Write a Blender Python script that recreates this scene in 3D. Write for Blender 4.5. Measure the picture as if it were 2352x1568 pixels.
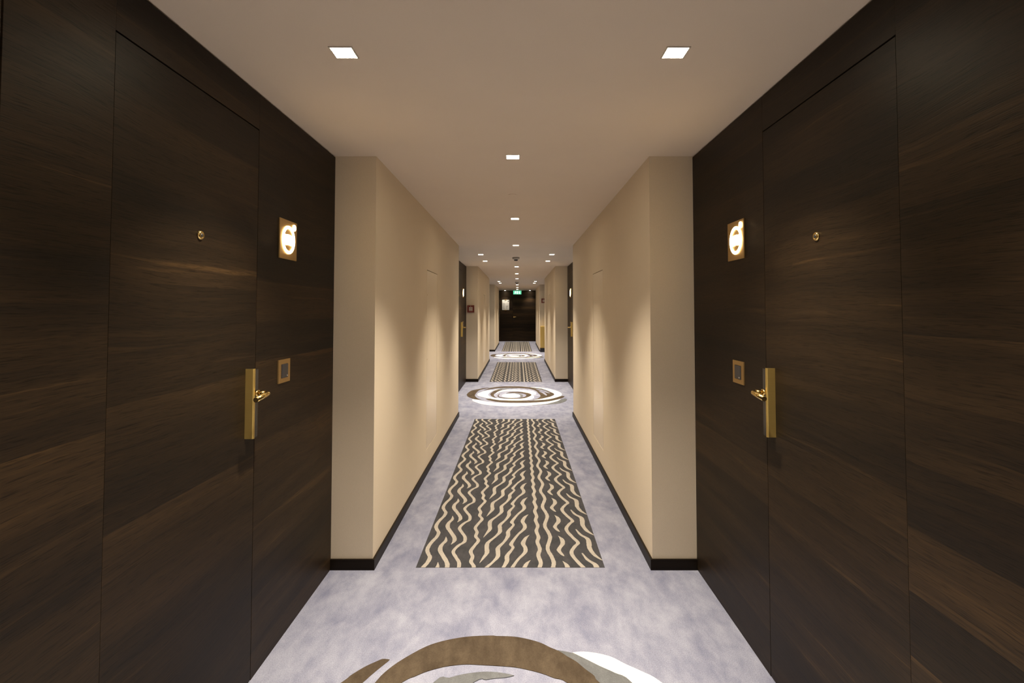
import bpy, bmesh, math, random
from mathutils import Vector, Matrix
from mathutils.geometry import tessellate_polygon

for o in list(bpy.data.objects):
    bpy.data.objects.remove(o, do_unlink=True)
scene = bpy.context.scene
COL = scene.collection

# ------------------------------------------------------------------ camera
EYE = 1.4319
PITCH = math.atan(1200.0 / 36000.0)
cam_data = bpy.data.cameras.new('camera')
cam = bpy.data.objects.new('camera', cam_data)
COL.objects.link(cam)
cam.location = (0, 0, EYE)
cam.rotation_euler = (math.pi / 2 + PITCH, 0, 0)
cam_data.sensor_width = 36.0
cam_data.lens = 36.0 * 1200.0 / 2352.0
cam_data.shift_x = -14.0 / 2352.0
cam_data.shift_y = -113.0 / 2352.0
cam_data.clip_start = 0.02
cam_data.clip_end = 100
scene.camera = cam

# ------------------------------------------------------------------ world, exposure
world = bpy.data.worlds.new('world')
scene.world = world
world.use_nodes = True
world.node_tree.nodes['Background'].inputs[0].default_value = (0, 0, 0, 1)
world.node_tree.nodes['Background'].inputs[1].default_value = 0.0
scene.view_settings.view_transform = 'Standard'
scene.view_settings.look = 'None'
scene.view_settings.exposure = 2.1
scene.view_settings.gamma = 1.0
scene.view_settings.use_curve_mapping = False

LAMP_COL = (1.0, 0.87, 0.69)
SIDE_W = 41.0
MID_W = 58.0
LAMP_EMIT = 28.0

# ------------------------------------------------------------------ plan (metres)
H = 2.30
Y1, Y2, Y3, Y4, Y5, Y6, YE = 2.934, 7.06, 10.43, 14.66, 17.98, 21.95, 23.80
A0 = -0.45          # the near alcove starts just behind the camera
B0 = -4.7           # far end behind the camera
XL, XR = -1.035, 0.988      # wood walls in the alcoves
NL, NR = -0.803, 0.742      # beige walls of the narrow stretches
SHIFT = 7.47

# ------------------------------------------------------------------ materials
def new_mat(name):
    m = bpy.data.materials.new(name)
    m.use_nodes = True
    nt = m.node_tree
    return m, nt, nt.nodes['Principled BSDF']

def simple(name, col, rough=0.5, metal=0.0, spec=0.5):
    m, nt, b = new_mat(name)
    b.inputs['Base Color'].default_value = (*col, 1)
    b.inputs['Roughness'].default_value = rough
    b.inputs['Metallic'].default_value = metal
    b.inputs['Specular IOR Level'].default_value = spec
    n = nt.nodes.new('ShaderNodeTexNoise'); n.inputs['Scale'].default_value = 180
    tc = nt.nodes.new('ShaderNodeTexCoord')
    nt.links.new(tc.outputs['Object'], n.inputs['Vector'])
    bp = nt.nodes.new('ShaderNodeBump'); bp.inputs['Strength'].default_value = 0.05
    nt.links.new(n.outputs[0], bp.inputs['Height']); nt.links.new(bp.outputs[0], b.inputs['Normal'])
    return m

def emit(name, col, strength):
    m, nt, b = new_mat(name)
    b.inputs['Base Color'].default_value = (0.8, 0.8, 0.8, 1)
    b.inputs['Emission Color'].default_value = (*col, 1)
    b.inputs['Emission Strength'].default_value = strength
    return m

def mapping(nt, scale, loc=(0, 0, 0), rot=(0, 0, 0)):
    tc = nt.nodes.new('ShaderNodeTexCoord')
    mp = nt.nodes.new('ShaderNodeMapping')
    mp.inputs['Scale'].default_value = scale
    mp.inputs['Location'].default_value = loc
    mp.inputs['Rotation'].default_value = rot
    nt.links.new(tc.outputs['Object'], mp.inputs['Vector'])
    return mp

def noise(nt, vec, scale=1.0, detail=4.0, rough=0.5, dist=0.0):
    n = nt.nodes.new('ShaderNodeTexNoise')
    n.inputs['Scale'].default_value = scale; n.inputs['Detail'].default_value = detail
    n.inputs['Roughness'].default_value = rough; n.inputs['Distortion'].default_value = dist
    nt.links.new(vec.outputs[0], n.inputs['Vector'])
    return n

def ramp(nt, src, stops):
    r = nt.nodes.new('ShaderNodeValToRGB')
    el = r.color_ramp.elements
    el[0].position, el[0].color = stops[0][0], (*stops[0][1], 1)
    el[1].position, el[1].color = stops[-1][0], (*stops[-1][1], 1)
    for p, c in stops[1:-1]:
        e = el.new(p); e.color = (*c, 1)
    nt.links.new(src, r.inputs[0])
    return r

def mix(nt, a, b, fac, mode='MIX'):
    n = nt.nodes.new('ShaderNodeMix'); n.data_type = 'RGBA'; n.blend_type = mode
    for s, v in ((n.inputs[0], fac), (n.inputs[6], a), (n.inputs[7], b)):
        if hasattr(v, 'links'):
            nt.links.new(v, s)
        elif isinstance(v, (int, float)):
            s.default_value = v
        else:
            s.default_value = (*v, 1)
    return n.outputs[2]

def math_node(nt, op, a, b=None, c=None):
    n = nt.nodes.new('ShaderNodeMath'); n.operation = op
    for i, v in enumerate((a, b, c)):
        if v is None: continue
        if hasattr(v, 'links'): nt.links.new(v, n.inputs[i])
        else: n.inputs[i].default_value = v
    return n.outputs[0]

def wood(name, seed, along='Y', tone=1.0, warm=0.0):
    tone *= 0.18
    """dark smoked oak veneer, grain running level"""
    m, nt, b = new_mat(name)
    rng = random.Random(seed)
    off = (rng.uniform(0, 40), rng.uniform(0, 40), rng.uniform(0, 40))
    def sc(l, z):
        return (0.3, l, z) if along == 'Y' else (l, 0.3, z)
    # level height with a slight wave, cut into veneer leaves of uneven tone
    wv = noise(nt, mapping(nt, sc(1.1, 1.5), off), 1.0, 2.0, 0.5)
    tc = nt.nodes.new('ShaderNodeTexCoord')
    sp = nt.nodes.new('ShaderNodeSeparateXYZ'); nt.links.new(tc.outputs['Object'], sp.inputs[0])
    wz = math_node(nt, 'ADD', sp.outputs[2], math_node(nt, 'MULTIPLY', wv.outputs[0], 0.10))
    z = math_node(nt, 'ADD', sp.outputs[2], math_node(nt, 'MULTIPLY', wv.outputs[0], 0.015))
    leaf = math_node(nt, 'FLOOR', math_node(nt, 'ADD', math_node(nt, 'MULTIPLY', z, 6.2), off[0]))
    wn = nt.nodes.new('ShaderNodeTexWhiteNoise'); wn.noise_dimensions = '1D'
    nt.links.new(leaf, wn.inputs['W'])
    # grain coordinates that jump from leaf to leaf
    cb = nt.nodes.new('ShaderNodeCombineXYZ')
    nt.links.new(sp.outputs[1 if along == 'Y' else 0], cb.inputs[0])
    nt.links.new(math_node(nt, 'ADD', wz, math_node(nt, 'MULTIPLY', wn.outputs[0], 7.0)), cb.inputs[1])
    cb.inputs[2].default_value = off[1]
    def grain(l, zz, detail, rough, dist=0.0):
        mp = nt.nodes.new('ShaderNodeMapping'); mp.inputs['Scale'].default_value = (l, zz, 1)
        nt.links.new(cb.outputs[0], mp.inputs['Vector'])
        return noise(nt, mp, 1.0, detail, rough, dist)
    streak = grain(0.8, 11.0, 5.0, 0.6, 0.25)
    fine = grain(3.0, 170.0, 3.0, 0.6)
    pore = grain(20.0, 420.0, 1.0, 0.5)
    line = grain(0.9, 38.0, 2.0, 0.5, 0.5)
    t = math_node(nt, 'ADD', math_node(nt, 'MULTIPLY', wn.outputs[0], 0.34), math_node(nt, 'MULTIPLY', streak.outputs[0], 0.90))
    t = math_node(nt, 'ADD', t, math_node(nt, 'MULTIPLY', math_node(nt, 'SUBTRACT', fine.outputs[0], 0.5), 0.40))
    gold = ramp(nt, line.outputs[0], [(0.64, (0, 0, 0)), (0.72, (1, 1, 1))])
    t = math_node(nt, 'ADD', t, math_node(nt, 'MULTIPLY', gold.outputs[0], 0.20))
    k = tone
    cr = ramp(nt, t, [(0.36, (0.058*k, 0.041*k, 0.030*k)), (0.55, (0.096*k, 0.061*k, 0.036*k)),
                      (0.78, (0.165*k, 0.100*k, 0.052*k)), (1.0, (0.33*k, 0.19*k, 0.080*k))])
    pr = ramp(nt, pore.outputs[0], [(0.33, (0.55, 0.55, 0.55)), (0.45, (1, 1, 1))])
    nt.links.new(mix(nt, cr.outputs[0], pr.outputs[0], 1.0, 'MULTIPLY'), b.inputs['Base Color'])
    b.inputs['Roughness'].default_value = 0.46
    b.inputs['Specular IOR Level'].default_value = 0.13
    bp = nt.nodes.new('ShaderNodeBump'); bp.inputs['Strength'].default_value = 0.18; bp.inputs['Distance'].default_value = 0.0015
    hs = math_node(nt, 'ADD', fine.outputs[0], pr.outputs[0])
    nt.links.new(hs, bp.inputs['Height']); nt.links.new(bp.outputs[0], b.inputs['Normal'])
    return m

def plaster(name, col, bump=0.06, scale=260, var=0.05):
    m, nt, b = new_mat(name)
    n = noise(nt, mapping(nt, (1, 1, 1)), scale, 3.0, 0.6)
    n2 = noise(nt, mapping(nt, (1, 1, 1)), 2.2, 3.0, 0.5)
    lo = tuple(c * (1 - var) for c in col); hi = tuple(min(1, c * (1 + var)) for c in col)
    r = ramp(nt, n.outputs[0], [(0.3, lo), (0.7, hi)])
    r2 = ramp(nt, n2.outputs[0], [(0.3, (0.97, 0.97, 0.97)), (0.7, (1, 1, 1))])
    nt.links.new(mix(nt, r.outputs[0], r2.outputs[0], 1.0, 'MULTIPLY'), b.inputs['Base Color'])
    b.inputs['Roughness'].default_value = 0.75
    b.inputs['Specular IOR Level'].default_value = 0.2
    bp = nt.nodes.new('ShaderNodeBump'); bp.inputs['Strength'].default_value = bump; bp.inputs['Distance'].default_value = 0.001
    nt.links.new(n.outputs[0], bp.inputs['Height']); nt.links.new(bp.outputs[0], b.inputs['Normal'])
    return m

def pile(name, lo, hi, big=1.0, speck=0.35, seed=0):
    """tufted carpet: clouded colour plus the fleck of the tufts"""
    m, nt, b = new_mat(name)
    off = (seed * 3.1, seed * 1.7, 0)
    n1 = noise(nt, mapping(nt, (5.5, 3.0, 1), off), big, 6.0, 0.68, 0.3)
    n2 = noise(nt, mapping(nt, (16, 7.0, 1), off), big, 3.0, 0.6)
    n3 = noise(nt, mapping(nt, (1, 1, 1), off), 230, 2.0, 0.8)
    t = math_node(nt, 'ADD', math_node(nt, 'MULTIPLY', n1.outputs[0], 0.65), math_node(nt, 'MULTIPLY', n2.outputs[0], 0.35))
    r = ramp(nt, t, [(0.33, lo), (0.64, hi)])
    s = ramp(nt, n3.outputs[0], [(0.32, (1 - speck,) * 3), (0.62, (1, 1, 1))])
    nt.links.new(mix(nt, r.outputs[0], s.outputs[0], 1.0, 'MULTIPLY'), b.inputs['Base Color'])
    b.inputs['Roughness'].default_value = 1.0
    b.inputs['Specular IOR Level'].default_value = 0.05
    bp = nt.nodes.new('ShaderNodeBump'); bp.inputs['Strength'].default_value = 0.35; bp.inputs['Distance'].default_value = 0.003
    nt.links.new(n3.outputs[0], bp.inputs['Height']); nt.links.new(bp.outputs[0], b.inputs['Normal'])
    return m

def brass(name, col=(0.86, 0.64, 0.22), rough=0.46, axis=(1, 1, 300)):
    m, nt, b = new_mat(name)
    n = noise(nt, mapping(nt, axis), 3.0, 2.0, 0.6)
    r = ramp(nt, n.outputs[0], [(0.3, tuple(c * .88 for c in col)), (0.7, col)])
    nt.links.new(r.outputs[0], b.inputs['Base Color'])
    b.inputs['Metallic'].default_value = 1.0
    b.inputs['Roughness'].default_value = rough
    return m

M = {}
M['wall'] = plaster('beige_wallpaper', (0.70, 0.605, 0.475), 0.12, 300, 0.05)
M['ceiling'] = plaster('ceiling_paint', (0.76, 0.665, 0.575), 0.05, 300, 0.02)
M['carpet'] = pile('lavender_carpet', (0.185, 0.195, 0.285), (0.355, 0.37, 0.465), 1.0, 0.30)
M['grey_pile'] = pile('dark_grey_pile', (0.042, 0.045, 0.050), (0.075, 0.072, 0.078), 2.0, 0.2, 2)
M['sand_pile'] = pile('sand_pile', (0.38, 0.35, 0.31), (0.46, 0.42, 0.37), 2.0, 0.25, 3)
M['brown_pile'] = pile('brown_pile', (0.052, 0.038, 0.026), (0.105, 0.08, 0.055), 1.5, 0.2, 4)
M['cream_pile'] = pile('cream_pile', (0.86, 0.83, 0.76), (0.92, 0.89, 0.82), 1.5, 0.06, 5)
M['mid_grey_pile'] = pile('mid_grey_pile', (0.11, 0.115, 0.12), (0.17, 0.175, 0.185), 1.5, 0.2, 6)
M['baseboard'] = wood('dark_baseboard', 77, 'Y', 0.45)
M['gap'] = simple('dark_gap', (0.008, 0.006, 0.005), 0.9, 0, 0.1)
M['brass'] = brass('brushed_brass')
M['brass_plate'] = brass('satin_brass_plate', (0.52, 0.36, 0.16), 0.5)
M['cabinet_brass'] = brass('cabinet_brass', (0.80, 0.58, 0.20), 0.5)
M['polished'] = brass('polished_brass', (0.78, 0.58, 0.24), 0.2)
M['black'] = simple('black_gloss', (0.012, 0.012, 0.014), 0.15)
M['rocker'] = simple('anthracite_plastic', (0.035, 0.035, 0.042), 0.4)
M['white'] = simple('white_plastic', (0.55, 0.52, 0.48), 0.5)
M['lampglass'] = emit('lamp_diffuser', (1.0, 0.86, 0.62), LAMP_EMIT)
M['signglow'] = emit('sign_glow', (1.0, 0.68, 0.32), 8.0)
M['steel'] = simple('trim_white_metal', (0.6, 0.55, 0.5), 0.4, 0.3)
M['red'] = simple('red_plastic', (0.16, 0.025, 0.015), 0.35)
M['label'] = simple('label_white', (0.6, 0.56, 0.5), 0.5)
M['paper'] = simple('notice_paper', (0.62, 0.61, 0.60), 0.6)
M['ink'] = simple('printed_ink', (0.08, 0.08, 0.09), 0.7)
M['green'] = emit('exit_green', (0.04, 0.62, 0.33), 0.26)
M['exit_white'] = emit('exit_white', (0.80, 1.0, 0.92), 0.32)
M['lens'] = simple('lens_glass', (0.05, 0.05, 0.05), 0.05)

# ------------------------------------------------------------------ mesh helpers
def box(bm, x0, x1, y0, y1, z0, z1, mi=0, bev=0.0):
    vs = [bm.verts.new((x, y, z)) for x in (x0, x1) for y in (y0, y1) for z in (z0, z1)]
    fs = [(0, 1, 3, 2), (4, 6, 7, 5), (0, 4, 5, 1), (2, 3, 7, 6), (0, 2, 6, 4), (1, 5, 7, 3)]
    faces = []
    for f in fs:
        fc = bm.faces.new([vs[i] for i in f]); fc.material_index = mi; faces.append(fc)
    if bev > 0:
        es = list({e for f in faces for e in f.edges})
        bmesh.ops.bevel(bm, geom=es, offset=bev, segments=3, profile=0.5, affect='EDGES')
    return faces

def cyl(bm, p0, p1, r0, r1=None, n=32, mi=0, cap=True, smooth=True):
    r1 = r0 if r1 is None else r1
    a, b = Vector(p0), Vector(p1)
    q = (b - a).to_track_quat('Z', 'Y')
    rings = []
    for c, r in ((a, r0), (b, r1)):
        rings.append([bm.verts.new(c + q @ Vector((r * math.cos(2*math.pi*k/n), r * math.sin(2*math.pi*k/n), 0))) for k in range(n)])
    for k in range(n):
        f = bm.faces.new([rings[0][k], rings[0][(k+1) % n], rings[1][(k+1) % n], rings[1][k]])
        f.smooth = smooth; f.material_index = mi
    if cap:
        bm.faces.new(rings[0][::-1]).material_index = mi; bm.faces.new(rings[1]).material_index = mi

def lathe(bm, base, axis, prof, n=40, mi=0):
    """prof: list of (distance along the axis, radius)"""
    q = Vector(axis).to_track_quat('Z', 'Y'); b = Vector(base)
    rings = [[bm.verts.new(b + q @ Vector((r*math.cos(2*math.pi*k/n), r*math.sin(2*math.pi*k/n), d))) for k in range(n)] for d, r in prof]
    for i in range(len(rings) - 1):
        for k in range(n):
            f = bm.faces.new([rings[i][k], rings[i][(k+1) % n], rings[i+1][(k+1) % n], rings[i+1][k]])
            f.smooth = True; f.material_index = mi
    bm.faces.new(rings[0][::-1]).material_index = mi; bm.faces.new(rings[-1]).material_index = mi

def prism(bm, pts, z0, z1, mi=0):
    """upright prism over a closed outline in the floor plane"""
    n = len(pts)
    lo = [bm.verts.new((p[0], p[1], z0)) for p in pts]
    hi = [bm.verts.new((p[0], p[1], z1)) for p in pts]
    for tri in tessellate_polygon([[Vector((p[0], p[1], 0)) for p in pts]]):
        try:
            f = bm.faces.new([hi[i] for i in tri])
            f.normal_update()
            if f.normal.z < 0: f.normal_flip()
            f.material_index = mi
        except ValueError:
            pass
    for i in range(n):
        f = bm.faces.new([lo[i], lo[(i+1) % n], hi[(i+1) % n], hi[i]]); f.material_index = mi

def link(name, bm, mats, parent=None, fix=True):
    if fix: bmesh.ops.recalc_face_normals(bm, faces=bm.faces)
    me = bpy.data.meshes.new(name); bm.to_mesh(me); bm.free()
    for m in (mats if isinstance(mats, (list, tuple)) else [mats]):
        me.materials.append(M[m] if isinstance(m, str) else m)
    o = bpy.data.objects.new(name, me); COL.objects.link(o)
    if parent is not None:
        o.parent = parent
        o.matrix_parent_inverse = Matrix.Translation(-parent.location)
    return o

def tag(o, label=None, cat=None, group=None, kind=None):
    if label: o['label'] = label
    if cat: o['category'] = cat
    if group: o['group'] = group
    if kind: o['kind'] = kind
    return o

def empty(name, loc):
    o = bpy.data.objects.new(name, None); COL.objects.link(o); o.location = loc
    o.empty_display_size = 0.05
    return o

def copy_tree(o, parent=None):
    c = o.copy(); COL.objects.link(c); c.parent = parent
    for ch in [x for x in bpy.data.objects if x.parent == o]:
        copy_tree(ch, c)
    return c

def structure(name, bm, mats, label, cat):
    return tag(link(name, bm, mats), label, cat, None, 'structure')

# ------------------------------------------------------------------ shell
bm = bmesh.new(); box(bm, -1.6, 1.6, B0 - 0.3, YE + 0.4, -0.15, 0.0)
structure('floor', bm, 'carpet', 'clouded lavender grey carpet running the length of the corridor', 'floor')
bm = bmesh.new(); box(bm, -1.6, 1.6, B0 - 0.3, YE + 0.4, H, H + 0.15)
structure('ceiling', bm, 'ceiling', 'smooth pale ceiling with downlights', 'ceiling')

HZ0, HZ1 = 0.205, 1.785
def beige_section(side, y0, y1, label, hatch=None):
    """narrow stretch: thick beige wall whose face may hold a flush access panel"""
    s = -1 if side == 'left' else 1
    xf = NL if side == 'left' else NR
    xb = s * 1.32
    xm = xf + s * 0.02
    bm = bmesh.new()
    box(bm, min(xb, xm), max(xb, xm), y0, y1, 0, H)
    lo, hi = min(xf, xm), max(xf, xm)
    if hatch:
        h0, h1 = hatch
        for a in ((y0, h0, 0, H), (h1, y1, 0, H), (h0, h1, 0, HZ0), (h0, h1, HZ1, H)):
            box(bm, lo, hi, *a)
    else:
        box(bm, lo, hi, y0, y1, 0, H)
    bmesh.ops.remove_doubles(bm, verts=bm.verts, dist=1e-5)
    structure('wall_' + side, bm, 'wall', label, 'wall')
    # skirting wraps the front end and the face
    bm = bmesh.new()
    t, hh = 0.012, 0.058
    xw = XL if side == 'left' else XR
    a, b = (xw, xf + t) if side == 'left' else (xf - t, xw)
    pts = [(xw, y0), (xw, y0 - t), (xf - s*t, y0 - t), (xf - s*t, y1 + t), (xw, y1 + t), (xw, y1), (xf, y1), (xf, y0)]
    prism(bm, pts, 0, hh)
    structure('baseboard_' + side, bm, 'baseboard', 'dark skirting board along the ' + label, 'baseboard')

g = 0.006
M['hatch'] = simple('painted_panel', (0.70, 0.60, 0.47), 0.38, 0, 0.5)
def hatch(side, h0, h1, label):
    s = -1 if side == 'left' else 1
    xf = NL if side == 'left' else NR
    bm = bmesh.new()
    x0, x1 = sorted((xf + s*0.0005, xf + s*0.019))
    box(bm, x0, x1, h0 + g, h1 - g, HZ0 + g, HZ1 - g)
    o = tag(link('access_panel', bm, 'hatch'), label, 'access panel', 'flush access panels in the beige walls')
    if side == 'left':
        for z in (0.993, 1.563):
            bm = bmesh.new()
            cyl(bm, (xf + s*0.0005, h0 + 0.028, z), (xf - s*0.0006, h0 + 0.028, z), 0.0055, n=20)
            link('panel_lock', bm, 'brass_plate', o)
    return o

beige_section('left', Y1, Y2, 'left beige wall nearest the camera, between the dark wood doors', (4.60, 5.19))
beige_section('right', Y1, Y2, 'right beige wall nearest the camera, between the dark wood doors', (4.58, 5.18))
beige_section('left', Y3, Y4, 'left beige wall behind the red call point', (12.10, 12.72))
beige_section('right', Y3, Y4, 'right beige wall half way down the corridor', (12.10, 12.72))
beige_section('left', Y5, Y6, 'left beige wall just before the end door', (19.6, 20.2))
beige_section('right', Y5, Y6, 'right beige wall just before the end door, behind the brass cabinet', (19.6, 20.2))
beige_section('left', B0, A0, 'left beige wall out of view behind')
beige_section('right', B0, A0, 'right beige wall out of view behind')
hatch('left', 4.60, 5.19, 'flush beige access panel in the left wall nearest the patterned runner')
hatch('right', 4.58, 5.18, 'flush beige access panel in the right wall nearest the patterned runner')
hatch('left', 12.10, 12.72, 'flush beige access panel in the left wall beyond the red call point')
hatch('right', 12.10, 12.72, 'flush beige access panel in the right wall, half way down the corridor')
hatch('left', 19.6, 20.2, 'flush beige access panel in the left wall near the end door')
hatch('right', 19.6, 20.2, 'flush beige access panel in the right wall beyond the brass cabinet')

# ------------------------------------------------------------------ door fittings
def door_lock(side, leaf, y_lo, seed=0):
    """tall brushed brass lock case with a black face strip and an L lever"""
    s = 1 if side == 'left' else -1          # +x of the wall surface into the corridor
    xw = XL if side == 'left' else XR
    z0, z1 = 0.943, 1.207
    p, w = 0.034, 0.040
    def ext(bm, prof, z0, z1):
        prism(bm, [(xw + s*a, y_lo + b) for a, b in prof], z0, z1)
    # brass wrap: near side and a rounded corner on to the face
    bm = bmesh.new()
    arc = [(p - 0.007 + 0.007*math.sin(t), 0.007 - 0.007*math.cos(t)) for t in [k*math.pi/2/8 for k in range(9)]]
    outer = [(0, 0)] + arc
    inner = [(p - 0.0025, 0.007)] + [(p - 0.007 + 0.0045*math.sin(t), 0.007 - 0.0045*math.cos(t)) for t in [k*math.pi/2/8 for k in range(8, -1, -1)]] + [(0, 0.0025)]
    ext(bm, outer + inner, z0, z1)
    lock = link('lock_case', bm, 'brass', leaf)
    bm = bmesh.new()
    core = [(0, 0.003)] + [(p - 0.008 + 0.005*math.sin(t), 0.0085 - 0.005*math.cos(t)) for t in [k*math.pi/2/6 for k in range(7)]] + [(p - 0.003, w - 0.004), (p - 0.008, w), (0, w)]
    ext(bm, core, z0 + 0.002, z1 - 0.004)
    f = link('lock_face', bm, 'black', lock); f['label'] = 'glossy black face strip'
    bm = bmesh.new()
    yl = y_lo + 0.019; zl = 1.112
    # collar, spindle, elbow, grip
    cyl(bm, (xw + s*(p - 0.003), yl, zl), (xw + s*(p + 0.008), yl, zl), 0.0125)
    cyl(bm, (xw + s*(p + 0.008), yl, zl), (xw + s*(p + 0.034), yl, zl), 0.0095)
    path = []
    for k in range(9):
        t = k/8*math.pi/2
        path.append(Vector((xw + s*(p + 0.034 + 0.012*math.sin(t)), yl - 0.012*(1 - math.cos(t)), zl)))
    path.append(Vector((xw + s*(p + 0.046), yl - 0.098, zl - 0.009)))
    n = 20; rings = []
    for i, c in enumerate(path):
        d = (path[min(i+1, len(path)-1)] - path[max(i-1, 0)]).normalized()
        q = d.to_track_quat('Z', 'X')
        rings.append([bm.verts.new(c + q @ Vector((0.0095*math.cos(2*math.pi*k/n), 0.0095*math.sin(2*math.pi*k/n), 0))) for k in range(n)])
    for i in range(len(rings)-1):
        for k in range(n):
            fc = bm.faces.new([rings[i][k], rings[i][(k+1) % n], rings[i+1][(k+1) % n], rings[i+1][k]]); fc.smooth = True
    bm.faces.new(rings[0][::-1]); bm.faces.new(rings[-1])
    link('door_lever', bm, 'polished', leaf)

def peephole(side, leaf, y, z):
    s = 1 if side == 'left' else -1
    xw = XL if side == 'left' else XR
    bm = bmesh.new()
    lathe(bm, (xw, y, z), (s, 0, 0), [(0, 0.0155), (0.002, 0.0155), (0.006, 0.0135), (0.008, 0.010), (0.006, 0.0075)])
    r = link('peephole', bm, 'polished', leaf)
    bm = bmesh.new()
    lathe(bm, (xw + s*0.004, y, z), (s, 0, 0), [(0, 0.0072), (0.002, 0.0068), (0.0045, 0.0045), (0.0055, 0.001)])
    link('peephole_lens', bm, 'lens', r)

def room_sign(side, yc, zc, label):
    s = 1 if side == 'left' else -1
    xw = XL if side == 'left' else XR
    root = empty('room_number_sign', (xw, yc, zc - 0.0875))
    tag(root, label, 'sign', 'lit room signs')
    bm = bmesh.new()
    x0, x1 = sorted((xw, xw + s*0.006))
    box(bm, x0, x1, yc - 0.0865, yc + 0.0865, zc - 0.0875, zc + 0.0875, 0, 0.001)
    link('sign_plate', bm, 'brass_plate', root)
    yo = yc - (0.001 if side == 'left' else 0.004)
    xs = xw + s*0.006; xe = xw + s*0.0085
    bm = bmesh.new()
    n = 64
    vr = []
    for r, x in ((0.0625, xs), (0.0625, xe), (0.0500, xe), (0.0500, xs)):
        vr.append([bm.verts.new((x, yo + r*math.cos(2*math.pi*k/n), zc + r*math.sin(2*math.pi*k/n))) for k in range(n)])
    for i in range(3):
        for k in range(n):
            bm.faces.new([vr[i][k], vr[i][(k+1) % n], vr[i+1][(k+1) % n], vr[i+1][k]])
    link('glowing_ring', bm, 'signglow', root)
    bm = bmesh.new()
    sy = yo + (0.057 if side == 'left' else -0.052)
    cyl(bm, (xs, sy, zc + 0.062), (xe, sy, zc + 0.062), 0.0145)
    link('glowing_dot', bm, 'signglow', root)
    bm = bmesh.new()
    x0, x1 = sorted((xs, xe))
    # blurred number reads as three rounded blocks touching
    for i in (-1, 0, 1):
        box(bm, x0, x1, yo + i*0.029 - 0.0146, yo + i*0.029 + 0.0146, zc - 0.022 - (0.002 if i else 0), zc + 0.022 + (0.002 if i == 0 else 0), 0, 0.001)
    link('glowing_number', bm, 'signglow', root)
    return root

def bell_switch(side, yc, zc, label):
    s = 1 if side == 'left' else -1
    xw = XL if side == 'left' else XR
    root = empty('bell_switch', (xw, yc, zc - 0.05))
    tag(root, label, 'switch', 'brass framed switches by the doors')
    bm = bmesh.new()
    w, h, t = 0.0565, 0.0505, 0.005
    iw, ih = 0.031, 0.031
    for a in ((yc-w, yc-iw, zc-h, zc+h), (yc+iw, yc+w, zc-h, zc+h), (yc-iw, yc+iw, zc-h, zc-ih), (yc-iw, yc+iw, zc+ih, zc+h)):
        x0, x1 = sorted((xw, xw + s*t)); box(bm, x0, x1, *a)
    bmesh.ops.remove_doubles(bm, verts=bm.verts, dist=1e-5)
    link('switch_frame', bm, 'brass_plate', root)
    bm = bmesh.new()
    x0, x1 = sorted((xw, xw + s*0.0085)); box(bm, x0, x1, yc-iw+.001, yc+iw-.001, zc-ih+.001, zc+ih-.001, 0, 0.002)
    rk = link('rocker', bm, 'rocker', root)
    bm = bmesh.new()
    cyl(bm, (xw + s*0.0085, yc + (0.02 if side == 'left' else -0.02), zc - 0.022), (xw + s*0.0095, yc + (0.02 if side == 'left' else -0.02), zc - 0.022), 0.003, n=16)
    link('indicator', bm, 'white', rk)
    return root

# ------------------------------------------------------------------ alcoves in dark wood
seedc = [10]
def wood_alcove(side, y0, y1, ds, dl, label, seams=(), door_no=None, door_label=None):
    """ds..dl = hinge and latch edge of the door leaf"""
    s = 1 if side == 'left' else -1
    xw = XL if side == 'left' else XR
    bm = bmesh.new()
    x0, x1 = sorted((xw - s*0.30, xw - s*0.022))
    box(bm, x0, x1, y0, y1, 0, H)
    structure('wall_' + side, bm, 'gap', 'dark backing of the ' + label, 'wall')
    top = H - 0.006
    def panel(a, b, z0, z1, tone=1.0):
        seedc[0] += 1
        bm = bmesh.new()
        x0, x1 = sorted((xw - s*0.022, xw))
        box(bm, x0, x1, a, b, z0, z1, 0, 0.0006)
        m = wood('smoked_oak_%d' % seedc[0], seedc[0], 'Y', tone)
        return bm, m
    G = 0.0022
    DZ = 2.147
    edges = [y0] + list(seams) + [ds]
    for i in range(len(edges)-1):
        a, b = edges[i], edges[i+1]
        gg = 0.0003 if i == len(edges)-2 else G
        bm, m = panel(a + (G if i else 0), b - gg, 0.0, top, 1.12)
        structure('wall_%s_panel' % side, bm, m, 'dark wood panel %s of the %s' % (('next to the hinge side of the door' if i == len(edges)-2 else 'nearest the camera'), label), 'wall panel')
    bm, m = panel(dl + G*0.4, y1, 0.0, top)
    structure('wall_%s_panel' % side, bm, m, 'dark wood panel carrying the lit sign and switch of the ' + label, 'wall panel')
    bm, m = panel(ds, dl, DZ + 0.005, top)
    structure('wall_%s_panel' % side, bm, m, 'dark wood panel over the door of the ' + label, 'wall panel')
    bm, m = panel(ds + G*0.3, dl - G, 0.004, DZ)
    d = structure('door_%d' % door_no, bm, m, door_label, 'door')
    return d

D = {}
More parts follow.
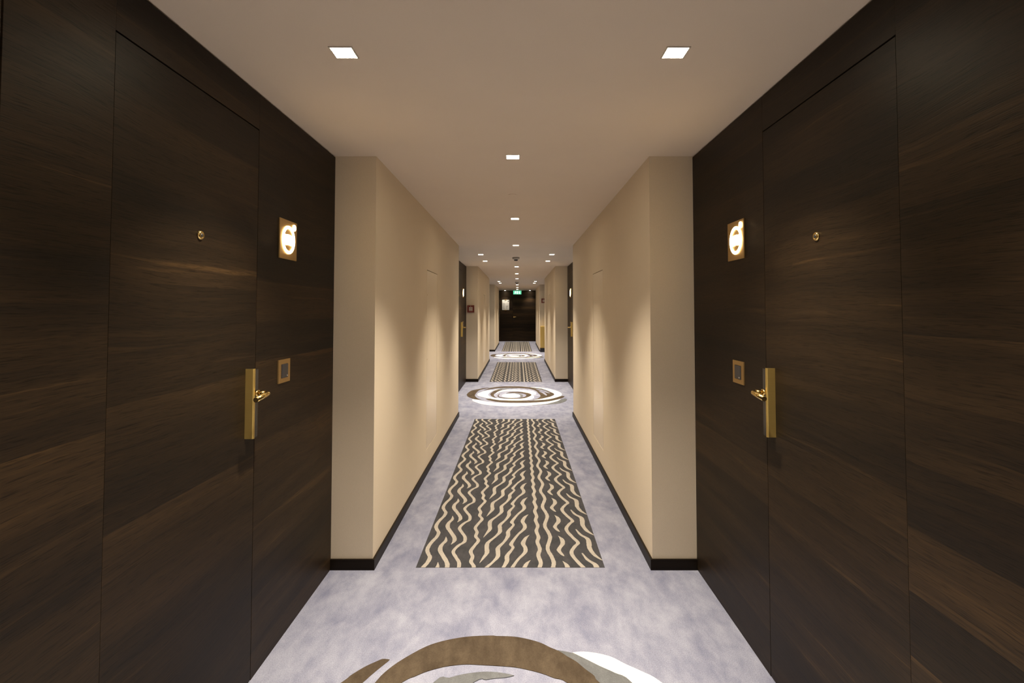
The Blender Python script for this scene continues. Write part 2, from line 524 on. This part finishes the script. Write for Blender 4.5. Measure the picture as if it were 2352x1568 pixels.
# (side, start, end, door hinge edge, latch edge)
near_l, near_r = (1.3215, 2.068), (1.345, 2.090)
for k, (a0, a1, where) in enumerate(((A0, Y1, 'alcove nearest the camera'), (Y2, Y3, 'second alcove, past the first beige walls'), (Y4, Y5, 'third alcove, before the brass cabinet'))):
    dy = k * SHIFT
    short = ('nearest the camera', 'second alcove from the camera', 'third alcove')[k]
    for side, (h, l) in (('left', near_l), ('right', near_r)):
        no = k*2 + (1 if side == 'left' else 2)
        d = wood_alcove(side, a0, a1, h + dy, l + dy, side + ' wood wall in the ' + where,
                        seams=((1.029 + dy,) if side == 'left' else ()), door_no=no,
                        door_label='dark wood guest room door on the %s, %s' % (side, where))
        if k < 2:
            door_lock(side, d, (1.993 if side == 'left' else 2.018) + dy)
            peephole(side, d, (1.693 if side == 'left' else 1.721) + dy, 1.674)
            room_sign(side, (2.334 if side == 'left' else 2.352) + dy, 1.744, 'glowing brass room sign on the %s wood wall, %s' % (side, short))
            bell_switch(side, (2.314 if side == 'left' else 2.346) + dy, 1.163 if side == 'left' else 1.153, 'brass framed dark switch on the %s wood wall, %s' % (side, short))
# last bay in front of the end door
for side in ('left', 'right'):
    s = 1 if side == 'left' else -1
    xw = XL if side == 'left' else XR
    bm = bmesh.new(); x0, x1 = sorted((xw - s*0.3, xw)); box(bm, x0, x1, Y6, YE, 0, H)
    structure('wall_' + side, bm, wood('smoked_oak_end_' + side, 60 + s), side + ' dark wood wall of the last bay beside the end door', 'wall')

# ------------------------------------------------------------------ end wall with double door
bm = bmesh.new(); box(bm, -1.35, 1.35, YE + 0.03, YE + 0.3, 0, H)
structure('wall_back', bm, 'gap', 'dark backing of the end wall', 'wall')
EW = 0.88
def endpanel(x0, x1, z0, z1, y=0.0, seed=0, tone=1.15):
    bm = bmesh.new(); box(bm, x0, x1, YE + y, YE + 0.03, z0, z1, 0, 0.0008)
    return bm, wood('end_oak_%d' % seed, seed, 'X', tone)
bm, m = endpanel(XL, XR, 2.035, H - 0.003, 0.0, 81, 1.2)
structure('wall_back_panel', bm, m, 'dark wood panel above the end door', 'wall panel')
bm, m = endpanel(XL, -0.80, 0, 2.03, 0.0, 82)
structure('wall_back_panel', bm, m, 'dark wood jamb left of the end door', 'wall panel')
bm, m = endpanel(0.86, XR, 0, 2.03, 0.0, 83)
structure('wall_back_panel', bm, m, 'dark wood jamb right of the end door', 'wall panel')
bm, m = endpanel(-0.797, -0.243, 0.005, 2.029, 0.012, 84)
structure('door_7', bm, m, 'narrow dark leaf of the end door, under the white notice', 'door')
bm, m = endpanel(-0.237, 0.857, 0.005, 2.029, 0.012, 85)
dr = structure('door_8', bm, m, 'wide dark leaf of the end door with the brass lever', 'door')
bm = bmesh.new()
yd = YE + 0.012
cyl(bm, (-0.19, yd, 1.10), (-0.19, yd - 0.008, 1.10), 0.026)
cyl(bm, (-0.19, yd - 0.008, 1.10), (-0.19, yd - 0.05, 1.10), 0.011)
cyl(bm, (-0.20, yd - 0.05, 1.10), (-0.065, yd - 0.05, 1.10), 0.011)
link('door_lever', bm, 'polished', dr)
bm = bmesh.new(); cyl(bm, (-0.19, yd, 1.01), (-0.19, yd - 0.008, 1.01), 0.026); cyl(bm, (-0.19, yd - 0.008, 1.01), (-0.19, yd - 0.012, 1.01), 0.010)
link('keyhole_rose', bm, 'black', dr)
# wall that closes the corridor behind the camera
bm = bmesh.new(); box(bm, -1.35, 1.35, B0 - 0.2, B0, 0, H)
structure('wall_front', bm, wood('smoked_oak_front', 90, 'X'), 'dark wood wall closing the corridor behind', 'wall')

# ------------------------------------------------------------------ notice, exit sign, call points, cabinet
root = empty('notice_board', (-0.56, YE + 0.012, 1.42)); tag(root, 'white framed notice sheet on the narrow leaf of the end door', 'notice')
bm = bmesh.new(); box(bm, -0.725, -0.405, YE + 0.004, YE + 0.012, 1.42, 1.88, 0, 0.001)
sheet = link('notice_sheet', bm, 'paper', root)
bm = bmesh.new()
yq = YE + 0.0035
rng = random.Random(5)
for i in range(17):
    z = 1.80 - i*0.021
    x = -0.70
    if 2 < i: 
        box(bm, x, x + rng.uniform(0.07, 0.12), yq, yq + 0.001, z, z + 0.006)
        if i > 9: box(bm, x + 0.15, x + 0.15 + rng.uniform(0.04, 0.10), yq, yq + 0.001, z, z + 0.006)
box(bm, -0.66, -0.53, yq, yq + 0.001, 1.825, 1.84)
box(bm, -0.475, -0.425, yq, yq + 0.001, 1.79, 1.845)
for a in ((-0.55, -0.43, 1.60, 1.603), (-0.55, -0.43, 1.74, 1.743), (-0.55, -0.547, 1.60, 1.743), (-0.433, -0.43, 1.60, 1.743), (-0.50, -0.497, 1.60, 1.743)):
    box(bm, a[0], a[1], yq, yq + 0.001, a[2], a[3])
link('printed_text', bm, 'ink', sheet)
bm = bmesh.new()
box(bm, -0.605, -0.525, YE - 0.004, YE + 0.012, 1.868, 1.895, 0, 0.002)
link('clip', bm, 'brass_plate', root)
bm = bmesh.new()
box(bm, -0.605, -0.525, YE - 0.004, YE + 0.012, 1.405, 1.430, 0, 0.002)
link('clip', bm, 'brass_plate', root)

YX = 23.2
root = empty('exit_sign', (-0.03, YX, H)); tag(root, 'glowing green exit sign hanging before the end door', 'exit sign')
zx0, zx1 = 2.115, 2.275
bm = bmesh.new(); box(bm, -0.215, 0.145, YX, YX + 0.03, zx0, zx1, 0, 0.002)
plate = link('sign_box', bm, 'green', root)
bm = bmesh.new(); box(bm, -0.12, 0.05, YX + 0.005, YX + 0.025, zx1, H, 0)
link('ceiling_bracket', bm, 'white', root)
bm = bmesh.new()
def flat(pts, y):   # outline in the x,z plane of the sign
    vs = [bm.verts.new((x, y, z)) for x, z in pts]; bm.faces.new(vs)
def bar(a, b, w):
    a = Vector((a[0], a[1])); b = Vector((b[0], b[1])); n = (b-a).normalized(); n = Vector((-n.y, n.x))*w/2
    flat([(a+n)[:], (b+n)[:], (b-n)[:], (a-n)[:]], YX - 0.0015)
zc = (zx0 + zx1)/2
# running figure
flat([(-0.115+0.013*math.cos(k*math.pi/6), zc+0.05+0.013*math.sin(k*math.pi/6)) for k in range(12)], YX - 0.0015)
bar((-0.118, zc+0.034), (-0.128, zc-0.010), 0.026)
bar((-0.118, zc+0.030), (-0.088, zc+0.012), 0.010); bar((-0.088, zc+0.012), (-0.070, zc+0.020), 0.009)
bar((-0.120, zc+0.030), (-0.148, zc+0.016), 0.010); bar((-0.148, zc+0.016), (-0.155, zc-0.004), 0.009)
bar((-0.126, zc-0.008), (-0.100, zc-0.024), 0.014); bar((-0.100, zc-0.024), (-0.108, zc-0.054), 0.012)
bar((-0.130, zc-0.008), (-0.146, zc-0.036), 0.014); bar((-0.146, zc-0.036), (-0.176, zc-0.040), 0.012)
# doorway and arrow
flat([(-0.062, zc-0.060), (-0.010, zc-0.060), (-0.010, zc+0.062), (-0.062, zc+0.062)], YX - 0.0014)
flat([(0.055, zc-0.062), (0.098, zc-0.012), (0.070, zc-0.012), (0.070, zc+0.058), (0.040, zc+0.058), (0.040, zc-0.012), (0.012, zc-0.012)], YX - 0.0015)
r_ = link('pictogram', bm, 'exit_white', plate, fix=False)

def call_point(x0, x1, z0, z1, y, label):
    root = empty('call_point', ((x0+x1)/2, y, z0)); tag(root, label, 'fire alarm', 'red call points on the beige walls')
    bm = bmesh.new(); box(bm, x0, x1, y - 0.045, y, z0, z1, 0, 0.006)
    link('housing', bm, 'red', root)
    bm = bmesh.new()
    w = (x1-x0)
    xa, xb = x0 + w*0.26, x1 - w*0.24
    box(bm, xa, xb, y - 0.047, y - 0.044, z0 + w*0.22, z1 - w*0.28, 0, 0.001)
    gl = link('glass_field', bm, 'label', root)
    bm = bmesh.new()
    zz = (z0 + w*0.22, z1 - w*0.28); hgt = zz[1]-zz[0]
    for i in range(4):
        cx = xa + (xb-xa)*(0.14 + 0.24*i)
        for j in (0.22, 0.66):
            box(bm, cx - w*0.035, cx + w*0.035, y - 0.0476, y - 0.0469, zz[0] + hgt*(j-0.10), zz[0] + hgt*(j+0.10))
    link('lettering', bm, 'red', gl)
    bm = bmesh.new(); cyl(bm, ((x0+x1)/2, y - 0.045, z1 - w*0.13), ((x0+x1)/2, y - 0.048, z1 - w*0.13), w*0.05, n=16)
    link('indicator', bm, 'label', root)
call_point(-1.012, -0.872, 1.376, 1.520, Y3, 'red fire call point on the beige pier of the left wall')
call_point(0.800, 0.945, 1.665, 1.815, Y5, 'red fire call point on the pier above the brass cabinet')

root = empty('brass_cabinet', (0.86, Y5 - 0.15, 0)); tag(root, 'tall brass coloured cabinet on a dark plinth below the far right call point', 'cabinet')
bm = bmesh.new(); box(bm, 0.745, 0.980, Y5 - 0.30, Y5 - 0.02, 0, 0.135, 0, 0.004); link('plinth', bm, 'black', root)
bm = bmesh.new(); box(bm, 0.758, 0.970, Y5 - 0.285, Y5 - 0.03, 0.135, 0.875, 0, 0.006); c_ = link('cabinet_body', bm, 'cabinet_brass' if 'cabinet_brass' in M else 'brass_plate', root)
bm = bmesh.new(); box(bm, 0.775, 0.953, Y5 - 0.289, Y5 - 0.284, 0.16, 0.85, 0, 0.002); link('cabinet_door', bm, 'cabinet_brass', root)

# ------------------------------------------------------------------ ceiling fittings
def downlight(x, y, w, label, group):
    beam = 93 if w == MID_W else 90
    root = empty('downlight', (x, y, H)); tag(root, label, 'ceiling light', group)
    a, b = 0.035, 0.040
    bm = bmesh.new()
    for r in ((-b, -a, -b, b), (a, b, -b, b), (-a, a, -b, -a), (-a, a, a, b)):
        box(bm, x + r[0], x + r[1], y + r[2], y + r[3], H - 0.003, H)
    link('lamp_frame', bm, 'steel', root)
    bm = bmesh.new(); box(bm, x - a, x + a, y - a, y + a, H - 0.0015, H)
    link('lamp_diffuser', bm, 'lampglass', root)
    ld = bpy.data.lights.new('downlight_beam', 'SPOT')
    ld.energy = w; ld.color = LAMP_COL; ld.shadow_soft_size = 0.03
    ld.spot_size = math.radians(beam); ld.spot_blend = BLEND
    lo = bpy.data.objects.new('downlight_beam', ld); COL.objects.link(lo)
    lo.parent = root; lo.location = (0, 0, -0.012)
BLEND = 1.0
mids = [2.94, 4.96, 7.02]
ordm = ['first', 'second', 'third']
zone = ['over the nearest patterned runner', 'over the second patterned runner', 'over the last patterned runner']
for k in range(3):
    for i, y in enumerate(mids):
        yy = y + k*7.6 + (0.05 if k == 2 else 0)
        if yy > YE: continue
        downlight(-0.03, yy, MID_W, 'square downlight on the centre line, %s %s' % (ordm[i], zone[k]), 'square downlights on the centre line')
for i, y in enumerate((-0.53, -2.6, -4.3)):
    downlight(-0.03, y, MID_W, 'square downlight out of view behind, on the centre line, %s' % ordm[i], 'square downlights on the centre line')
pairs = [(0.66, 'just out of view in the nearest alcove'), (1.736, 'in the nearest alcove, large and bright'), (8.20, 'in the second alcove, nearer of its pair'), (9.30, 'in the second alcove, farther of its pair'),
         (16.0, 'in the third alcove, nearer of its pair'), (17.07, 'in the third alcove, farther of its pair'), (23.62, 'right before the end door')]
for y, wz in pairs:
    w = SIDE_W * (0.3 if y > 23 else 1.0)
    downlight(-0.588, y, w, 'left square downlight ' + wz, 'square downlights over the alcove doors')
    downlight(0.531, y, w, 'right square downlight ' + wz, 'square downlights over the alcove doors')

def detector(x, y, label):
    root = empty('smoke_detector', (x, y, H)); tag(root, label, 'smoke detector', 'ceiling smoke detectors')
    bm = bmesh.new(); lathe(bm, (x, y, H), (0, 0, -1), [(0, 0.060), (0.022, 0.060), (0.034, 0.050), (0.036, 0.038)])
    link('detector_base', bm, 'white', root)
    bm = bmesh.new(); lathe(bm, (x, y, H - 0.036), (0, 0, -1), [(0, 0.032), (0.016, 0.031), (0.022, 0.022)])
    link('sensor_head', bm, 'rocker', root)
detector(-0.036, 8.66, 'round smoke detector on the ceiling of the second alcove')
detector(-0.036, 16.35, 'round smoke detector on the ceiling of the third alcove')
bm = bmesh.new(); lathe(bm, (-0.043, 3.92, H), (0, 0, -1), [(0, 0.030), (0.0025, 0.030), (0.0035, 0.027)])
tag(link('sprinkler_cover', bm, 'ceiling'), 'small flat round cover plate on the ceiling between the first centre downlights', 'sprinkler cover')

# ------------------------------------------------------------------ patterned inlays in the carpet
# outlines in metres on the floor: (x, y, width) and (x, y)
RUNNER_PERIOD = .333
RUNNER_BANDS = [
 [(-0.5101, 3.0711, 0.024), (-0.5254, 3.1121, 0.024), (-0.5408, 3.1603, 0.024), (-0.541, 3.2163, 0.024), (-0.5294, 3.281, 0.024), (-0.5134, 3.3414, 0.024), (-0.5101, 3.4041, 0.024)],
 [(-0.3309, 3.3158, 0.022), (-0.3395, 3.3567, 0.022), (-0.3631, 3.4127, 0.022), (-0.3838, 3.4781, 0.022), (-0.3626, 3.5537, 0.022), (-0.3328, 3.6006, 0.022), (-0.3309, 3.6488, 0.022)],
 [(-0.2463, 3.2896, 0.022), (-0.2675, 3.3498, 0.022), (-0.2642, 3.4123, 0.022), (-0.2806, 3.4772, 0.022), (-0.2666, 3.5446, 0.022), (-0.2463, 3.6226, 0.022)],
 [(0.1187, 3.2702, 0.024), (0.1285, 3.3391, 0.024), (0.1181, 3.4315, 0.024), (0.1301, 3.508, 0.024), (0.1187, 3.6032, 0.024)],
 [(0.1789, 3.2071, 0.024), (0.1946, 3.2873, 0.024), (0.2021, 3.3453, 0.024), (0.1928, 3.4191, 0.024), (0.1793, 3.4821, 0.024), (0.1789, 3.5401, 0.024)],
 [(0.3682, 3.2606, 0.024), (0.343, 3.3371, 0.024), (0.3183, 3.4208, 0.024), (0.3174, 3.479, 0.024), (0.345, 3.5468, 0.024), (0.3682, 3.5936, 0.024)],
]
RUNNER_STROKES = [
 [(-0.455, 3.6797, 0.0016), (-0.449, 3.6194, 0.0209), (-0.4661, 3.5573, 0.0237), (-0.4633, 3.49, 0.0279), (-0.4318, 3.4111, 0.0273), (-0.4017, 3.3358, 0.0266), (-0.3952, 3.2831, 0.0233), (-0.4092, 3.2352, 0.0023)],
 [(-0.2181, 3.002, 0.0021), (-0.2, 3.0654, 0.0163), (-0.1837, 3.1288, 0.0264), (-0.1894, 3.201, 0.027), (-0.1846, 3.2638, 0.0246), (-0.1453, 3.3425, 0.0178), (-0.1185, 3.4111, 0.0257), (-0.1192, 3.4754, 0.0262), (-0.1195, 3.5271, 0.025), (-0.0844, 3.6115, 0.0192), (-0.0637, 3.692, 0.0262), (-0.0632, 3.759, 0.025), (-0.0311, 3.8552, 0.0171), (-0.0427, 3.8987, 0.0244), (-0.0318, 3.95, 0.0219), (0.0, 4.0437, 0.018), (0.0397, 4.1285, 0.0246), (0.0436, 4.1875, 0.025), (0.0303, 4.2485, 0.0271), (0.0455, 4.3197, 0.0227), (0.0605, 4.3523, 0.0115), (0.0722, 4.3689, 0.0016)],
 [(0.2536, 3.692, 0.0016), (0.2726, 3.6433, 0.0243), (0.2725, 3.5803, 0.0286), (0.2514, 3.5271, 0.025), (0.2426, 3.49, 0.0248), (0.2571, 3.4394, 0.0183), (0.2675, 3.4181, 0.0046)],
 [(0.3766, 3.789, 0.0084), (0.3977, 3.7085, 0.0198), (0.433, 3.6513, 0.0275), (0.4348, 3.5881, 0.0319), (0.4295, 3.5196, 0.0281), (0.4437, 3.4394, 0.0244), (0.4669, 3.3902, 0.015), (0.4812, 3.3662, 0.003)],
]
MEDALLION = [
 ('brown', [(-0.7703, 1.0632), (-0.6906, 0.9491), (-0.578, 0.8821), (-0.6496, 1.0172), (-0.6919, 1.1568), (-0.7212, 1.3011), (-0.7238, 1.4503), (-0.7114, 1.7107), (-0.6834, 1.9022), (-0.5969, 2.056), (-0.5805, 2.0884), (-0.5553, 2.1347), (-0.5302, 2.1764), (-0.5257, 2.189), (-0.5554, 2.1922), (-0.5808, 2.1742), (-0.6169, 2.1433), (-0.6554, 2.0966), (-0.6794, 2.056), (-0.8097, 1.8744), (-0.8518, 1.684), (-0.8692, 1.4503), (-0.857, 1.3256), (-0.8308, 1.2044)]),
 ('cream', [(-0.7252, 0.86), (-0.7291, 0.9491), (-0.6468, 0.8821), (-0.5478, 0.7727), (-0.4289, 0.6663), (-0.2778, 0.6037), (-0.056, 0.583), (0.1655, 0.6037), (0.3913, 0.6873), (0.5492, 0.8161), (0.6832, 0.9717), (0.6234, 0.7944), (0.4808, 0.5625), (0.3441, 0.4614), (0.1976, 0.4098), (-0.0543, 0.3433), (-0.2695, 0.3627), (-0.4532, 0.4414), (-0.5852, 0.5625), (-0.6893, 0.7512)]),
 ('grey', [(0.7795, 0.9266), (0.7556, 1.0035), (0.6968, 0.9491), (0.6217, 0.7727), (0.5229, 0.6453), (0.4198, 0.5217), (0.2196, 0.4216), (0.2189, 0.398), (0.4541, 0.4814), (0.6042, 0.5421), (0.703, 0.6663), (0.7616, 0.8161)]),
 ('brown', [(0.7657, 1.2044), (0.7392, 1.267), (0.6685, 1.1805), (0.5626, 1.0172), (0.4401, 0.9043), (0.323, 0.8512), (0.1699, 0.8161), (-0.1335, 0.8161), (-0.3248, 0.86), (-0.4463, 0.9944), (-0.521, 0.9491), (-0.4697, 0.86), (-0.3573, 0.7298), (-0.2052, 0.6537), (0.0178, 0.6244), (0.2409, 0.6537), (0.4696, 0.7512), (0.5918, 0.8821), (0.7044, 1.0402)]),
 ('cream', [(0.2277, 2.2316), (0.2747, 2.2363), (0.3259, 2.2269), (0.3835, 2.2036), (0.4353, 2.1586), (0.486, 2.1197), (0.5507, 2.056), (0.6605, 1.8467), (0.7285, 1.631), (0.7405, 1.4251), (0.708, 1.2767), (0.6412, 1.1332), (0.5209, 0.9717), (0.4013, 0.8954), (0.2471, 0.86), (0.4083, 1.0402), (0.5339, 1.1805), (0.5993, 1.3256), (0.6136, 1.4757), (0.5868, 1.631), (0.5325, 1.8467), (0.4369, 2.056), (0.3813, 2.1092), (0.329, 2.1477), (0.2752, 2.1922)]),
 ('grey', [(0.1669, 2.2458), (0.2272, 2.2269), (0.2752, 2.1922), (0.329, 2.1477), (0.3813, 2.1092), (0.4369, 2.056), (0.5139, 1.8192), (0.5618, 1.631), (0.5201, 1.631), (0.4446, 1.7918), (0.3823, 1.9303), (0.3118, 2.056), (0.2673, 2.1304), (0.214, 2.1877)]),
 ('brown', [(-0.6125, 1.8688), (-0.5485, 2.056), (-0.5317, 2.1008), (-0.4983, 2.1564), (-0.4503, 2.2129), (-0.3871, 2.2724), (-0.3227, 2.3072), (-0.2516, 2.3301), (-0.1878, 2.3405), (-0.1133, 2.3441), (-0.0955, 2.341), (-0.0305, 2.3379), (0.0181, 2.3276), (0.066, 2.3097), (0.1035, 2.2897), (0.1338, 2.2651), (0.1725, 2.2387), (0.2036, 2.2059), (0.2367, 2.1742), (0.2673, 2.1304), (0.2972, 2.0925), (0.3118, 2.056), (0.4094, 1.9584), (0.5109, 1.7646), (0.5768, 1.6047), (0.6119, 1.4503), (0.5831, 1.3256), (0.4915, 1.1332), (0.3663, 0.9717), (0.2324, 0.8821), (0.2968, 0.9717), (0.3488, 1.1098), (0.3706, 1.2525), (0.3658, 1.4251), (0.3399, 1.6047), (0.3248, 1.7646), (0.2704, 1.9303), (0.1866, 2.056), (0.1399, 2.0802), (0.095, 2.105), (0.0459, 2.124), (-0.013, 2.1412), (-0.0875, 2.1499), (-0.1427, 2.1542), (-0.2088, 2.1586), (-0.2618, 2.1521), (-0.3049, 2.1412), (-0.3602, 2.1176), (-0.4042, 2.0884), (-0.4461, 2.056)]),
 ('carpet', [(0.3159, 2.0039), (0.383, 1.9472), (0.4629, 1.8192), (0.5487, 1.5527), (0.5156, 1.5527), (0.433, 1.7268), (0.3629, 1.8744)]),
 ('carpet', [(0.3576, 1.7376), (0.4009, 1.7646), (0.4535, 1.631), (0.4852, 1.3751), (0.4683, 1.2864), (0.4487, 1.3751), (0.4165, 1.5527)]),
 ('grey', [(-0.4526, 1.7484), (-0.3238, 2.056), (-0.2673, 2.0802), (-0.2118, 2.1008), (-0.14, 2.1134), (-0.0814, 2.1113), (-0.0859, 2.1113), (-0.0448, 2.1029), (-0.0156, 2.0925), (-0.0473, 2.0822), (-0.0846, 2.0781), (-0.1227, 2.07), (-0.1702, 2.056), (-0.3383, 1.8577)]),
 ('cream', [(-0.6872, 1.4), (-0.6806, 1.5268), (-0.6254, 1.684), (-0.5257, 1.8467), (-0.4258, 1.9022), (-0.3496, 1.9303), (-0.4233, 1.8467), (-0.4815, 1.6574), (-0.5046, 1.4757), (-0.5002, 1.3256), (-0.455, 1.1568), (-0.3719, 1.0632), (-0.2526, 0.9944), (-0.0587, 0.9626), (0.0964, 1.0172), (0.1769, 1.1568), (0.2288, 1.3256), (0.2588, 1.2525), (0.2578, 1.0864), (0.2112, 0.9491), (0.1327, 0.86), (0.0182, 0.8161), (-0.1335, 0.8161), (-0.2867, 0.86), (-0.4463, 0.9944), (-0.5719, 1.1332), (-0.6615, 1.2767)]),
 ('brown', [(-0.279, 1.8744), (-0.3567, 1.8911), (-0.4195, 1.7646), (-0.4663, 1.5268), (-0.4665, 1.3751), (-0.4257, 1.2044), (-0.3729, 1.0864), (-0.3406, 1.0632), (-0.3849, 1.1805), (-0.4082, 1.3751), (-0.4004, 1.5268), (-0.3508, 1.7376)]),
 ('cream', [(-0.2366, 1.8911), (-0.0654, 1.9303), (0.1062, 1.8744), (0.2325, 1.7918), (0.296, 1.6574), (0.3114, 1.5012), (0.2867, 1.3751), (0.2291, 1.3404), (0.1841, 1.5012), (0.1036, 1.6468), (0.0203, 1.7646), (-0.1493, 1.7918), (-0.2741, 1.7107), (-0.3447, 1.5786), (-0.3796, 1.4251), (-0.3634, 1.631), (-0.319, 1.7918)]),
 ('brown', [(-0.203, 1.5423), (-0.1467, 1.631), (-0.0636, 1.6733), (0.0618, 1.6468), (0.1686, 1.5527), (0.2226, 1.4), (0.2034, 1.2767), (0.1528, 1.1332), (0.0731, 1.0172), (-0.0587, 0.9717), (-0.2144, 1.0172), (-0.2945, 1.0864), (-0.3393, 1.2283), (-0.3298, 1.4), (-0.308, 1.4757), (-0.3254, 1.3256), (-0.3049, 1.1568), (-0.2156, 1.0632), (-0.098, 1.031), (0.0187, 1.054), (0.1141, 1.1805), (0.1361, 1.3256), (0.1177, 1.4503), (0.0363, 1.5372), (-0.0629, 1.563)]),
 ('grey', [(-0.046, 1.5012), (0.036, 1.4503), (0.0798, 1.3256), (0.0745, 1.1805), (0.0345, 1.0864), (0.039, 1.2283), (0.0114, 1.3751)]),
 ('cream', [(0.0352, 1.267), (0.0276, 1.2045), (0.0061, 1.1488), (-0.0269, 1.1052), (-0.0683, 1.0774), (-0.1141, 1.0679), (-0.1602, 1.0774), (-0.2023, 1.1052), (-0.2365, 1.1488), (-0.2595, 1.2045), (-0.2688, 1.267), (-0.2633, 1.3304), (-0.2431, 1.3884), (-0.2101, 1.435), (-0.1675, 1.4652), (-0.1196, 1.4757), (-0.0714, 1.4652), (-0.028, 1.435), (0.0063, 1.3884), (0.028, 1.3304)]),
]
def clip_poly(poly, x0, x1, y0, y1):
    def cut(ps, inside, inter):
        out = []
        for i in range(len(ps)):
            a, b = ps[i-1], ps[i]
            if inside(b):
                if not inside(a): out.append(inter(a, b))
                out.append(b)
            elif inside(a): out.append(inter(a, b))
        return out
    def ix(v): return lambda a, b: (v, a[1] + (b[1]-a[1])*(v-a[0])/(b[0]-a[0]))
    def iy(v): return lambda a, b: (a[0] + (b[0]-a[0])*(v-a[1])/(b[1]-a[1]), v)
    for ins, it in ((lambda p: p[0] >= x0, ix(x0)), (lambda p: p[0] <= x1, ix(x1)), (lambda p: p[1] >= y0, iy(y0)), (lambda p: p[1] <= y1, iy(y1))):
        if poly: poly = cut(poly, ins, it)
    return poly

def catmull(pts, n=5, closed=False):
    out = []
    N = len(pts)
    rngi = range(N) if closed else range(N-1)
    for i in rngi:
        p1, p2 = pts[i], pts[(i+1) % N]
        p0 = pts[i-1] if (closed or i > 0) else p1
        p3 = pts[(i+2) % N] if (closed or i+2 < N) else p2
        def sharp(a, b, c):
            u = Vector(b[:2]) - Vector(a[:2]); v = Vector(c[:2]) - Vector(b[:2])
            if u.length < 1e-6 or v.length < 1e-6: return True
            return u.angle(v) > math.radians(70)
        if closed and sharp(p0, p1, p2): p0 = p1
        if closed and sharp(p1, p2, p3): p3 = p2
        for k in range(n):
            t = k/n
            out.append(tuple(0.5*((2*p1[j]) + (-p0[j]+p2[j])*t + (2*p0[j]-5*p1[j]+4*p2[j]-p3[j])*t*t + (-p0[j]+3*p1[j]-3*p2[j]+p3[j])*t**3) for j in range(len(p1))))
    if not closed: out.append(tuple(pts[-1]))
    return out

def runner(y0, y1, dy, label):
    x0, x1 = -0.568, 0.482
    bm = bmesh.new()
    box(bm, x0, x1, y0, y1, 0.0, 0.0012)
    rng = random.Random(3)
    def strip(pts):
        L, R = [], []
        for i, p in enumerate(pts):
            a = pts[max(i-1, 0)]; b = pts[min(i+1, len(pts)-1)]
            # widths were read level across the stripe
            w = p[2]/2 * (1 + rng.uniform(-0.07, 0.07))
            d = Vector((b[0]-a[0], b[1]-a[1])).normalized()
            nx = Vector((d.y, -d.x))
            k = 0.55
            off = (Vector((1, 0))*k + nx*(1-k)*(1 if nx.x >= 0 else -1)) * w
            L.append((p[0]-off.x, p[1]-off.y)); R.append((p[0]+off.x, p[1]+off.y))
        for i in range(len(pts)-1):
            q = clip_poly([L[i], L[i+1], R[i+1], R[i]], x0, x1, y0, y1)
            if len(q) >= 3:
                try:
                    f = bm.faces.new([bm.verts.new((a, b, 0.0016)) for a, b in q])
                    f.material_index = 1; f.normal_update()
                    if f.normal.z < 0: f.normal_flip()
                except ValueError: pass
    n = int((y1-y0)/RUNNER_PERIOD) + 7
    for band in RUNNER_BANDS:
        full = []
        for k in range(-2, n):
            full += [(p[0], p[1] + dy + k*RUNNER_PERIOD, p[2]) for p in band[:-1]]
        strip(catmull(full, 5))
    for st in RUNNER_STROKES:
        for k in range(-6, n):
            strip(catmull([(p[0], p[1] + dy + k*RUNNER_PERIOD, p[2]) for p in st], 5))
    o = link('carpet_runner', bm, ['grey_pile', 'sand_pile'], fix=False)
    return tag(o, label, 'carpet runner', 'zebra patterned carpet runners')
runner(2.952, 6.90, 0.0, 'nearest dark grey runner inlay with sandy zebra stripes')
runner(2.952 + SHIFT, 14.32, SHIFT, 'second zebra striped runner inlay, between the first and last ones')
runner(2.952 + 2*SHIFT + 0.05, 23.55, 2*SHIFT, 'farthest zebra striped runner inlay, reaching the end door')

def medallion(dy, label):
    bm = bmesh.new()
    mats = ['brown_pile', 'cream_pile', 'mid_grey_pile', 'carpet']
    idx = {'brown': 0, 'cream': 1, 'grey': 2, 'carpet': 3}
    for i, (c, pts) in enumerate(MEDALLION):
        pl = catmull([(p[0], p[1] + dy) for p in pts], 4, True)
        prism(bm, pl, 0.0, 0.0010 + 0.00022*i, idx[c])
    o = link('carpet_medallion', bm, mats, fix=False)
    return tag(o, label, 'carpet medallion', 'swirl medallions in the carpet')
medallion(0.0, 'nearest swirl of brown, cream and grey in the carpet, in front of the nearest runner')
medallion(SHIFT, 'second swirl medallion in the carpet, between the nearest and second runners')
medallion(2*SHIFT, 'farthest swirl medallion in the carpet, before the last runner')
